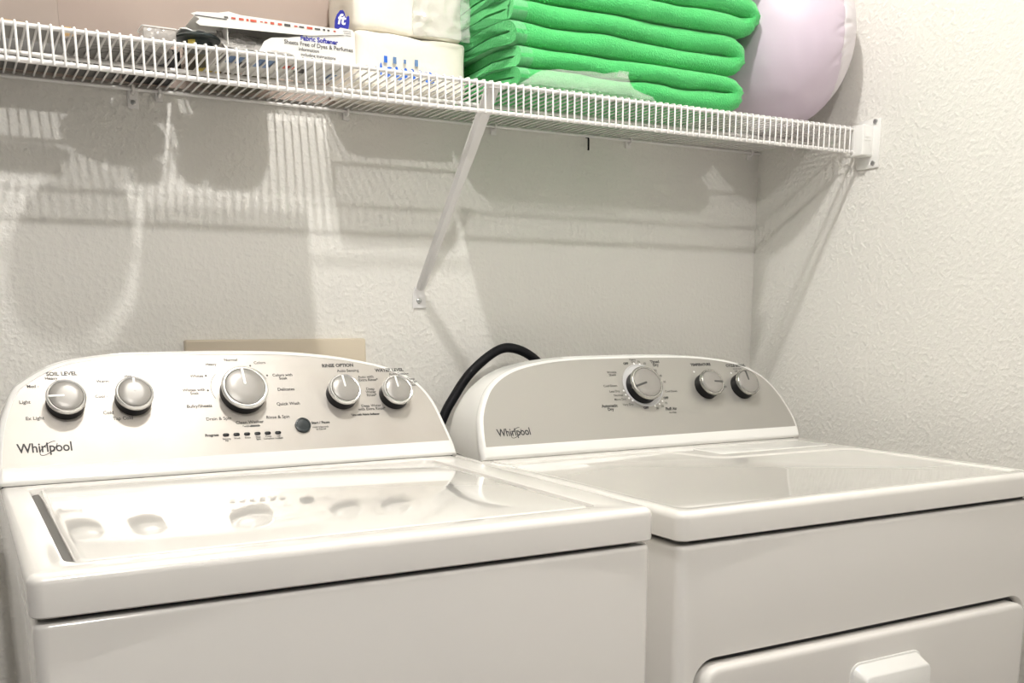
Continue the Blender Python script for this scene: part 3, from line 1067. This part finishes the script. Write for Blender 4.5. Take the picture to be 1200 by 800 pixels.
def wrap(parent, x0, x1, yf, z0, z1, seed, mt='film'):
    bm = bmesh.new()
    nx, nz = 30, 16
    g = [[None] * (nz + 1) for _ in range(nx + 1)]
    for i in range(nx + 1):
        for j in range(nz + 1):
            p = Vector((x0 + (x1 - x0) * i / nx, yf, z0 + (z1 - z0) * j / nz))
            q = noise.noise_vector(Vector((p.x * 30 + seed, p.z * 60, seed)))
            p.y -= 0.0035 + 0.008 * (1 - abs(q.y) * 1.6) ** 2
            p.z += q.z * 0.002
            g[i][j] = bm.verts.new(p)
    for i in range(nx):
        for j in range(nz):
            bm.faces.new((g[i][j], g[i + 1][j], g[i + 1][j + 1], g[i][j + 1]))
    o_ = obj('plastic_wrap', bm, M[mt], parent, 80, 'crinkled clear plastic film')
    sm = o_.modifiers.new('thickness', 'SOLIDIFY')
    sm.thickness = 0.0003
    return o_


wrap(p2, PX0 + 0.10, PX1 + 0.004, PYF + 0.002, 1.6205, 1.712, 2)
# blue print on the lower pack: four bars over a row of rounded letters
fr = (Vector((0.012, PYF - 0.0035, 0.008)), Vector((1, 0, 0)), Vector((0, 0, 1)), Vector((0, -1, 0)))
bm = bmesh.new()
bs = bmesh.new()
for i, x in enumerate((-0.9850, -0.9690, -0.9300)):
    rect(bm if i == 0 else bs, fr, x, x + 0.0062, 1.5630, 1.5735)
rect(bs, fr, -0.9500, -0.9455, 1.5650, 1.5715)
for i, (x, y, rx, ry) in enumerate(((-0.9905, 1.5520, 0.0022, 0.0105), (-0.9750, 1.5535, 0.0055, 0.0038), (-0.9780, 1.5425, 0.0060, 0.0036), (-0.9630, 1.5540, 0.0030, 0.0050), (-0.9600, 1.5420, 0.0065, 0.0038), (-0.9470, 1.5500, 0.0040, 0.0085), (-0.9350, 1.5540, 0.0036, 0.0045), (-0.9330, 1.5440, 0.0045, 0.0040), (-0.9210, 1.5500, 0.0040, 0.0080), (-0.9060, 1.5530, 0.0080, 0.0040), (-0.9030, 1.5420, 0.0085, 0.0030))):
    spot(bm, fr, x, y, ry, 14, rx)
obj('blue_print', bm, M['blue'], p1, 0, 'bright blue bubbly print')
obj('blue_bars', bs, M['blue_soft'], p1, 0, 'slate blue bars of the print')

# ------------------------------------------------------------------ fabric softener carton
CX0, CX1, CYF, CYB, CZ0, CZ1 = -1.258, -1.0690, -0.294, -0.158, DK, 1.5795
ct = thing('softener_carton', 'opened white carton of fabric softener sheets with torn front and lettering', 'box', ((CX0 + CX1) / 2, (CYF + CYB) / 2, DK))
bm = bmesh.new()
t_ = 0.0012
box(bm, CX0, CX1, CYF, CYB, CZ0, CZ0 + t_)
box(bm, CX0, CX1, CYB - t_, CYB, CZ0 + t_, CZ1 - 0.006)
box(bm, CX0, CX0 + t_, CYF, CYB - t_, CZ0 + t_, CZ1 - 0.018)
box(bm, CX1 - t_, CX1, CYF, CYB - t_, CZ0 + t_, CZ1 - 0.004)
obj('carton_body', bm, M['carton'], ct, 0)
# torn front panel with a slanting upper edge
bm = bmesh.new()
FP = [(-1.2150, CZ0 + 0.0012), (CX1, CZ0 + 0.0012), (CX1, CZ1 - 0.006), (CX1 - 0.004, CZ1 - 0.001), (CX1 - 0.022, CZ1), (CX1 - 0.030, CZ1 - 0.006), (-1.130, 1.5645), (-1.170, 1.5560), (-1.195, 1.5530), (-1.206, 1.5470)]
loops(bm, [[(x, y, z) for x, z in FP] for y in (CYF, CYF - 0.0012)])
fp = obj('front_panel', bm, M['carton'], ct, 0)
# lid with its folded front edge, tilted up to the left
bm = bmesh.new()
LP = [(-1.3070, 1.5700), (-1.2990, 1.5730), (-1.2700, 1.5755), (-1.2550, 1.5790), (-1.2380, 1.5765), (-1.0880, 1.5765), (-1.0860, 1.5700), (-1.1400, 1.5620), (-1.2300, 1.5585), (-1.2960, 1.5560), (-1.3010, 1.5590), (-1.2960, 1.5640)]
loops(bm, [[(x, y, z) for x, z in LP] for y in (CYF - 0.0016, CYF - 0.0030)])
obj('lid_edge', bm, M['carton'], ct, 0, 'torn white lid edge with red print')
bm = bmesh.new()
box(bm, -1.300, CX1 - 0.022, CYF - 0.001, CYB, 1.5700, 1.5712)
obj('lid', bm, M['carton'], ct, 0)
fr = (Vector((0, CYF - 0.0032, 0)), Vector((1, 0, 0)), Vector((0, 0, 1)), Vector((0, -1, 0)))
bm, bd = bmesh.new(), bmesh.new()
random.seed(11)
x = -1.2620
while x < -1.10:
    w = random.uniform(0.003, 0.009)
    h = random.uniform(0.0007, 0.0017)
    y = 1.5708 + (x + 1.262) * 0.012
    (rect(bm, fr, x, x + w, y - h, y + h) if random.random() < 0.72 else rect(bd, fr, x, x + w, y - h, y + h))
    x += w + random.uniform(0.002, 0.007)
rect(bd, fr, -1.302, -1.258, 1.5676, 1.5688)
obj('red_print', bm, M['red'], ct, 0, 'red marks along the lid edge')
obj('dark_print', bd, M['ink_grey'], ct, 0, 'dark marks along the lid edge')
fr = (Vector((0, CYF - 0.0013, 0)), Vector((1, 0, 0)), Vector((0, 0, 1)), Vector((0, -1, 0)))
bm, bd = bmesh.new(), bmesh.new()
text_into(bm, 'Fabric Softener', fr, -1.0960, 1.5578, 0.0092, 'RIGHT', 0.0003)
text_into(bd, 'Sheets Free of Dyes & Perfumes', fr, -1.0725, 1.5498, 0.0080, 'RIGHT', 0.0001)
text_into(bd, 'information', fr, -1.125, 1.5424, 0.0066, 'RIGHT', 0.0001)
text_into(bd, 'including instructions', fr, -1.100, 1.5356, 0.0062, 'RIGHT', 0.0001)
for k in range(3):
    rect(bd, fr, CX1 - 0.026 + k * 0.006, CX1 - 0.006, 1.5750 - k * 0.0028, 1.5756 - k * 0.0028)
obj('bold_lettering', bm, M['navy'], ct, 0, 'bold navy word')
obj('lettering', bd, M['ink_grey'], ct, 0, 'grey lettering lines')
# blue tab with white letters
bm = bmesh.new()
TP = [(-1.0985, 1.5790), (-1.0975, 1.5900), (-1.0940, 1.5985), (-1.0890, 1.6045), (-1.0850, 1.6055), (-1.0822, 1.6020), (-1.0810, 1.5965), (-1.0795, 1.5960), (-1.0770, 1.5985), (-1.0752, 1.5975), (-1.0752, 1.5900), (-1.0775, 1.5770)]
loops(bm, [[(x, y, z) for x, z in TP] for y in (CYF + 0.004, CYF + 0.0026)])
tb = obj('brand_tab', bm, M['navy'], ct, 0, 'blue tab with white letters standing up')
bm = bmesh.new()
fr = (Vector((0, CYF + 0.0024, 0)), Vector((1, 0, 0)), Vector((0, 0, 1)), Vector((0, -1, 0)))
text_into(bm, 'ft', fr, -1.0885, 1.5915, 0.0200, 'CENTER', 0.0006, 0.25)
obj('tab_lettering', bm, M['white_ink'], ct, 0)
# print under the carton, seen through the wires
bm, bd, be = bmesh.new(), bmesh.new(), bmesh.new()
fr = (Vector((0, 0, CZ0)), Vector((1, 0, 0)), Vector((0, 1, 0)), Vector((0, 0, -1)))
for x0, x1, y0, y1 in ((-1.250, -1.225, -0.262, -0.222), (-1.205, -1.180, -0.262, -0.215), (-1.085, -1.073, -0.225, -0.190)):
    rect(bm, fr, x0, x1, y0, y1)
for x0, x1, y0, y1 in ((-1.165, -1.145, -0.245, -0.225),):
    rect(be, fr, x0, x1, y0, y1)
for x0, x1, y0, y1 in ((-1.225, -1.212, -0.235, -0.20), (-1.140, -1.12, -0.235, -0.21), (-1.255, -1.252, -0.29, -0.20)):
    rect(bd, fr, x0, x1, y0, y1)
obj('base_print', bm, M['blue_soft'], ct, 0, 'blue print under the carton')
obj('base_print', be, M['red'], ct, 0, 'red print under the carton')
obj('base_print', bd, M['ink_grey'], ct, 0, 'dark print under the carton')

# crumpled clear plastic in front of the carton's torn opening
def crumple(bm, x0, x1, y0, y1, z0, z1, seed, nx=26, nz=12, amp=0.006):
    g = [[None] * (nz + 1) for _ in range(nx + 1)]
    for i in range(nx + 1):
        for j in range(nz + 1):
            u, v = i / nx, j / nz
            p = Vector((x0 + (x1 - x0) * u, y0 + (y1 - y0) * v, z0 + (z1 - z0) * v))
            q = noise.noise_vector(Vector((p.x * 40 + seed, v * 4, seed)))
            q2 = noise.noise_vector(Vector((p.x * 95 + seed, v * 9, seed)))
            p += Vector((q.x * amp * 0.5, q.y * amp + q2.y * amp * 0.5, (q.z * amp + q2.z * amp * 0.5) * v))
            p.z = max(p.z, DK + 0.0008)
            g[i][j] = bm.verts.new(p)
    for i in range(nx):
        for j in range(nz):
            bm.faces.new((g[i][j], g[i + 1][j], g[i + 1][j + 1], g[i][j + 1]))


bm = bmesh.new()
crumple(bm, -1.2650, -1.1650, -0.3000, -0.262, DK + 0.0014, 1.5600, 5)
o_ = obj('plastic_bag', bm, M['film_grey'], None, 20, loc=(-1.215, -0.299, DK))
o_.modifiers.new('thickness', 'SOLIDIFY').thickness = 0.0004
tag(o_, 'small crumpled grey plastic bag in front of the torn carton', 'bag')

# clear zip bag tucked under the front of the towels
bm = bmesh.new()
nx, nv = 44, 18
g = [[None] * (nv + 1) for _ in range(nx + 1)]
prof = [(-0.235, DK + 0.0003), (-0.270, DK + 0.0003), (-0.2975, DK + 0.0006), (-0.3035, DK + 0.004), (-0.3030, DK + 0.012), (-0.3000, DK + 0.022), (-0.2985, DK + 0.032)]
for i in range(nx + 1):
    u = i / nx
    X = -0.790 + 0.270 * u
    tab = ((0.0, 0.10), (0.15, 0.85), (0.35, 1.05), (0.62, 1.12), (0.72, 1.30), (0.79, 1.25), (0.83, 0.60), (1.0, 0.22))
    for (ua, ha), (ub, hb) in zip(tab, tab[1:]):
        if ua <= u <= ub:
            hgt = ha + (hb - ha) * (u - ua) / (ub - ua)
    for j in range(nv + 1):
        f = j / nv * (len(prof) - 1)
        a, b = prof[int(min(f, len(prof) - 2))], prof[int(min(f, len(prof) - 2)) + 1]
        w = f - int(min(f, len(prof) - 2))
        y, z = a[0] + (b[0] - a[0]) * w, a[1] + (b[1] - a[1]) * w
        z = DK + 0.0004 + (z - DK) * hgt
        q = noise.noise_vector(Vector((X * 30, j * 0.25, 4)))
        if j > 5:
            y -= 0.0018 * abs(q.y)
            z += q.z * 0.0025 * min(1, (j - 5) / 5)
        g[i][j] = bm.verts.new((X, y, max(z, DK + 0.0003)))
for i in range(nx):
    for j in range(nv):
        bm.faces.new((g[i][j], g[i + 1][j], g[i + 1][j + 1], g[i][j + 1]))
zb_ = obj('zip_bag', bm, M['film_milky'], None, 30, loc=(-0.66, -0.29, DK))
zb_.modifiers.new('thickness', 'SOLIDIFY').thickness = 0.0003
zb_['wl'] = (-0.66, -0.29, DK)
tag(zb_, 'milky clear plastic bag crumpled against the bottom green towel', 'bag')
bm = bmesh.new()
loops(bm, [[(x, y, z) for x, z in ((-0.6010, 1.5630), (-0.5770, 1.5630), (-0.5755, 1.5735), (-0.5960, 1.5735))] for y in (-0.3015, -0.3025)])
obj('zip_band', bm, M['film_milky'], zb_, 0, 'ribbed white closing band')

# ------------------------------------------------------------------ clutter at the left end of the shelf
bm = bmesh.new()
box(bm, -1.700, -1.4458, -0.0145, -0.0095, DK, 1.850, bev=0.0002)
tag(obj('cardboard_sheet', bm, M['cardboard'], None, 30), 'darker tan cardboard sheet leaning on the back wall at the far left', 'cardboard')
bm = bmesh.new()
box(bm, -1.4455, -1.003, -0.0145, -0.0095, DK, 1.860, bev=0.0002)
tag(obj('cardboard_sheet', bm, M['cardboard_light'], None, 30), 'wide light tan cardboard sheet leaning on the back wall behind the carton', 'cardboard')

# round grey baking pan
pc = (-1.388, -0.178, DK)
pan = thing('baking_pan', 'round grey metal pan on the left end of the wire shelf', 'pan', pc)
bm = bmesh.new()
lathe(bm, [(0, 0.0), (0.064, 0.0), (0.068, 0.0015), (0.072, 0.0085), (0.076, 0.009), (0.076, 0.0105), (0.071, 0.0102), (0.065, 0.003), (0, 0.0022)], pc, (1, 0, 0), (0, 1, 0), (0, 0, 1), 48)
obj('pan_body', bm, M['grey_metal'], pan, 30)
bm = bmesh.new()
for r in (0.025, 0.042, 0.056):
    lathe(bm, [(r, 0.0), (r + 0.002, -0.0002), (r + 0.004, 0.0)], pc, (1, 0, 0), (0, 1, 0), (0, 0, 1), 40)
obj('base_groove', bm, M['dark_grey'], pan, 30, 'pressed rings under the pan')


def peg(label, p, ang, tilt):
    t = thing('clothes_peg', label, 'clothes peg', p, 'wooden clothes pegs at the left end of the shelf')
    cs, sn = math.cos(ang), math.sin(ang)
    for k, s in ((0, -1), (1, 1)):
        bm = bmesh.new()
        ls = []
        for u, w0, w1 in ((-0.036, 0.0008, 0.0040), (-0.02, 0.0008, 0.0052), (0.0, 0.0006, 0.0058), (0.02, 0.0016, 0.0056), (0.036, 0.0034, 0.0060)):
            ls.append([(u, s * w0, -0.0045), (u, s * w1, -0.0045), (u, s * w1, 0.0045), (u, s * w0, 0.0045)])
        loops(bm, ls)
        for v in bm.verts:
            x, y, z = v.co
            v.co = Vector(p) + Vector((x * cs - y * sn, x * sn + y * cs, z + x * tilt))
        obj('jaw', bm, M['wood'], t, 0)
    bm = bmesh.new()
    tube(bm, [(p[0], p[1], p[2] - 0.006), (p[0], p[1], p[2] + 0.006)], 0.003, 8)
    obj('spring', bm, M['screw'], t, 40)


bm = bmesh.new()
slab_z(bm, -1.542, -0.245, 0.152, 0.078, 0.010, [(0.002, DK), (0, DK + 0.002), (0.0005, DK + 0.0035), (0.002, DK + 0.0045)], n=4)
tag(obj('tool_case', bm, M['grey_metal'], None, 40), 'low grey metal case at the left edge of the shelf with two pegs on top', 'case')
peg('wooden clothes peg nearest the left edge, lying on the low grey case', (-1.545, -0.245, DK + 0.0092), 0.15, 0.0)
peg('wooden clothes peg on the right half of the low grey case', (-1.490, -0.235, DK + 0.0092), -0.30, 0.0)
peg('wooden clothes peg inside the round grey pan', (-1.405, -0.170, DK + 0.0105), 0.5, 0.0)


bm = bmesh.new()
slab_z(bm, -1.548, -0.0675, 0.365, 0.085, 0.012, [(0.003, DK), (0, DK + 0.004), (0.001, DK + 0.026), (0.004, DK + 0.028)], n=4)
tag(obj('storage_case', bm, M['dark_grey'], None, 40), 'flat dark grey case against the wall behind the round pan', 'case')
bm = bmesh.new()
slab_z(bm, -1.3225, -0.066, 0.078, 0.096, 0.012, [(0.004, DK), (0, DK + 0.004), (0.001, DK + 0.034), (0.006, DK + 0.036)], n=4)
tag(obj('plastic_tray', bm, M['black'], None, 40), 'small black tray against the wall, seen from below between the wires', 'tray')
# clear clamshell between pan and black lid
cl = thing('clear_box', 'small clear plastic box with pale edges between the pan and the black lid', 'box', (-1.345, -0.250, DK))
bm = bmesh.new()
box(bm, -1.372, -1.3285, -0.2985, -0.2605, DK, DK + 0.015, bev=0.002)
obj('shell', bm, M['film_grey'], cl, 40)
bm = bmesh.new()
ls = [[(-1.35025 + x, -0.2790 + y, z) for x, y in rrect(0.044 + 2 * i, 0.038 + 2 * i, 0.004, 3)] for i, z in ((0, DK + 0.0152), (0.0015, DK + 0.0152), (0.0015, DK + 0.0164), (0, DK + 0.0164))]
loops(bm, ls, False, False)
obj('lid_edge', bm, M['white_cloth'], cl, 40, 'pale edge of the lid')
# black lid-like cap with yellow sticker
cp = thing('black_cap', 'black-green wide-brimmed cap with a yellow sticker left of the carton', 'cap', (-1.292, -0.262, DK))
bm = bmesh.new()
lathe(bm, [(0, 0), (0.019, 0), (0.0205, 0.002), (0.021, 0.010), (0.024, 0.012), (0.031, 0.0125), (0.0325, 0.0145), (0.030, 0.0175), (0.0, 0.0185)], (-1.2935, -0.265, DK), (1, 0, 0), (0, 1, 0), (0, 0, 1), 36)
obj('cap_body', bm, M['dark_green'], cp, 35)
bm = bmesh.new()
ls = [[(-1.2935 + r * math.cos(R(a)), -0.265 + r * math.sin(R(a)), DK + z) for a, z in ((222, 0.0035), (236, 0.0035), (250, 0.0035), (250, 0.0095), (236, 0.0098), (222, 0.0095))] for r in (0.0205, 0.0218)]
loops(bm, ls)
obj('sticker', bm, M['yellow'], cp, 0, 'yellow sticker')
bm = bmesh.new()
bmesh.ops.create_grid(bm, x_segments=16, y_segments=12, size=1)
for v in bm.verts:
    x, y = -1.2950 + v.co.x * 0.024, -0.265 + v.co.y * 0.018
    q = noise.noise(Vector((x * 70, y * 70, 2)))
    v.co = Vector((x, y, DK + 0.0205 + 0.004 * abs(q) + 0.0012 * math.sin(x * 300)))
o_ = obj('tissue', bm, M['white_cloth'], None, 60, loc=(-1.2885, -0.262, DK + 0.0186))
o_.modifiers.new('thickness', 'SOLIDIFY').thickness = -0.0018
tag(o_, 'crumpled white tissue lying on the black cap', 'tissue')
# frosted tub behind the carton
tb = thing('plastic_tub', 'dark olive tub with a pale rim and rounded corners against the wall behind the carton', 'tub', (-1.195, -0.072, DK))
bm = bmesh.new()
ls = []
for i, z in ((0.030, 0.0), (0.018, 0.003), (0.008, 0.011), (0.002, 0.024), (0.0, 0.040), (0.0, 0.052), (0.0025, 0.052), (0.004, 0.030)):
    ls.append([(-1.195 + x, -0.0735 + (y if y < 0 else y * 0.054 / (0.054 - i)), DK + z) for x, y in rrect(0.142 - 2 * i, 0.108 - 2 * i, max(0.03 - i * 0.5, 0.006), 6)])
loops(bm, ls, True, True)
obj('tub_body', bm, M['olive'], tb, 40)
bm = bmesh.new()
ls = [[(-1.195 + x, -0.0735 + y, DK + z) for x, y in rrect(0.142 + 2 * i, 0.108 + 2 * i, 0.03, 6)] for i, z in ((0.0002, 0.046), (0.003, 0.046), (0.003, 0.052), (0.0002, 0.0525))]
loops(bm, ls, False, False)
obj('tub_rim', bm, M['frost'], tb, 40, 'pale rim')
bm = bmesh.new()
box(bm, -1.268, -1.236, -0.152, -0.136, DK, DK + 0.004, bev=0.0008)
box(bm, -1.262, -1.242, -0.1565, -0.150, DK, DK + 0.004, bev=0.0008)
tag(obj('plastic_strip', bm, M['yellow'], None, 30), 'yellow plastic piece lying on the wires behind the carton', 'plastic piece')

for o_ in bpy.data.objects:
    if o_.name.split('.')[0] in ('printed_lettering', 'fine_print', 'printed_dots', 'red_print', 'dark_print', 'base_print', 'bold_lettering', 'lettering', 'logo', 'blue_print', 'blue_bars', 'tab_lettering', 'rib', 'base_groove'):
        o_['kind'] = 'stuff'
for o_ in bpy.data.objects:
    if 'wl' in o_:
        del o_['wl']
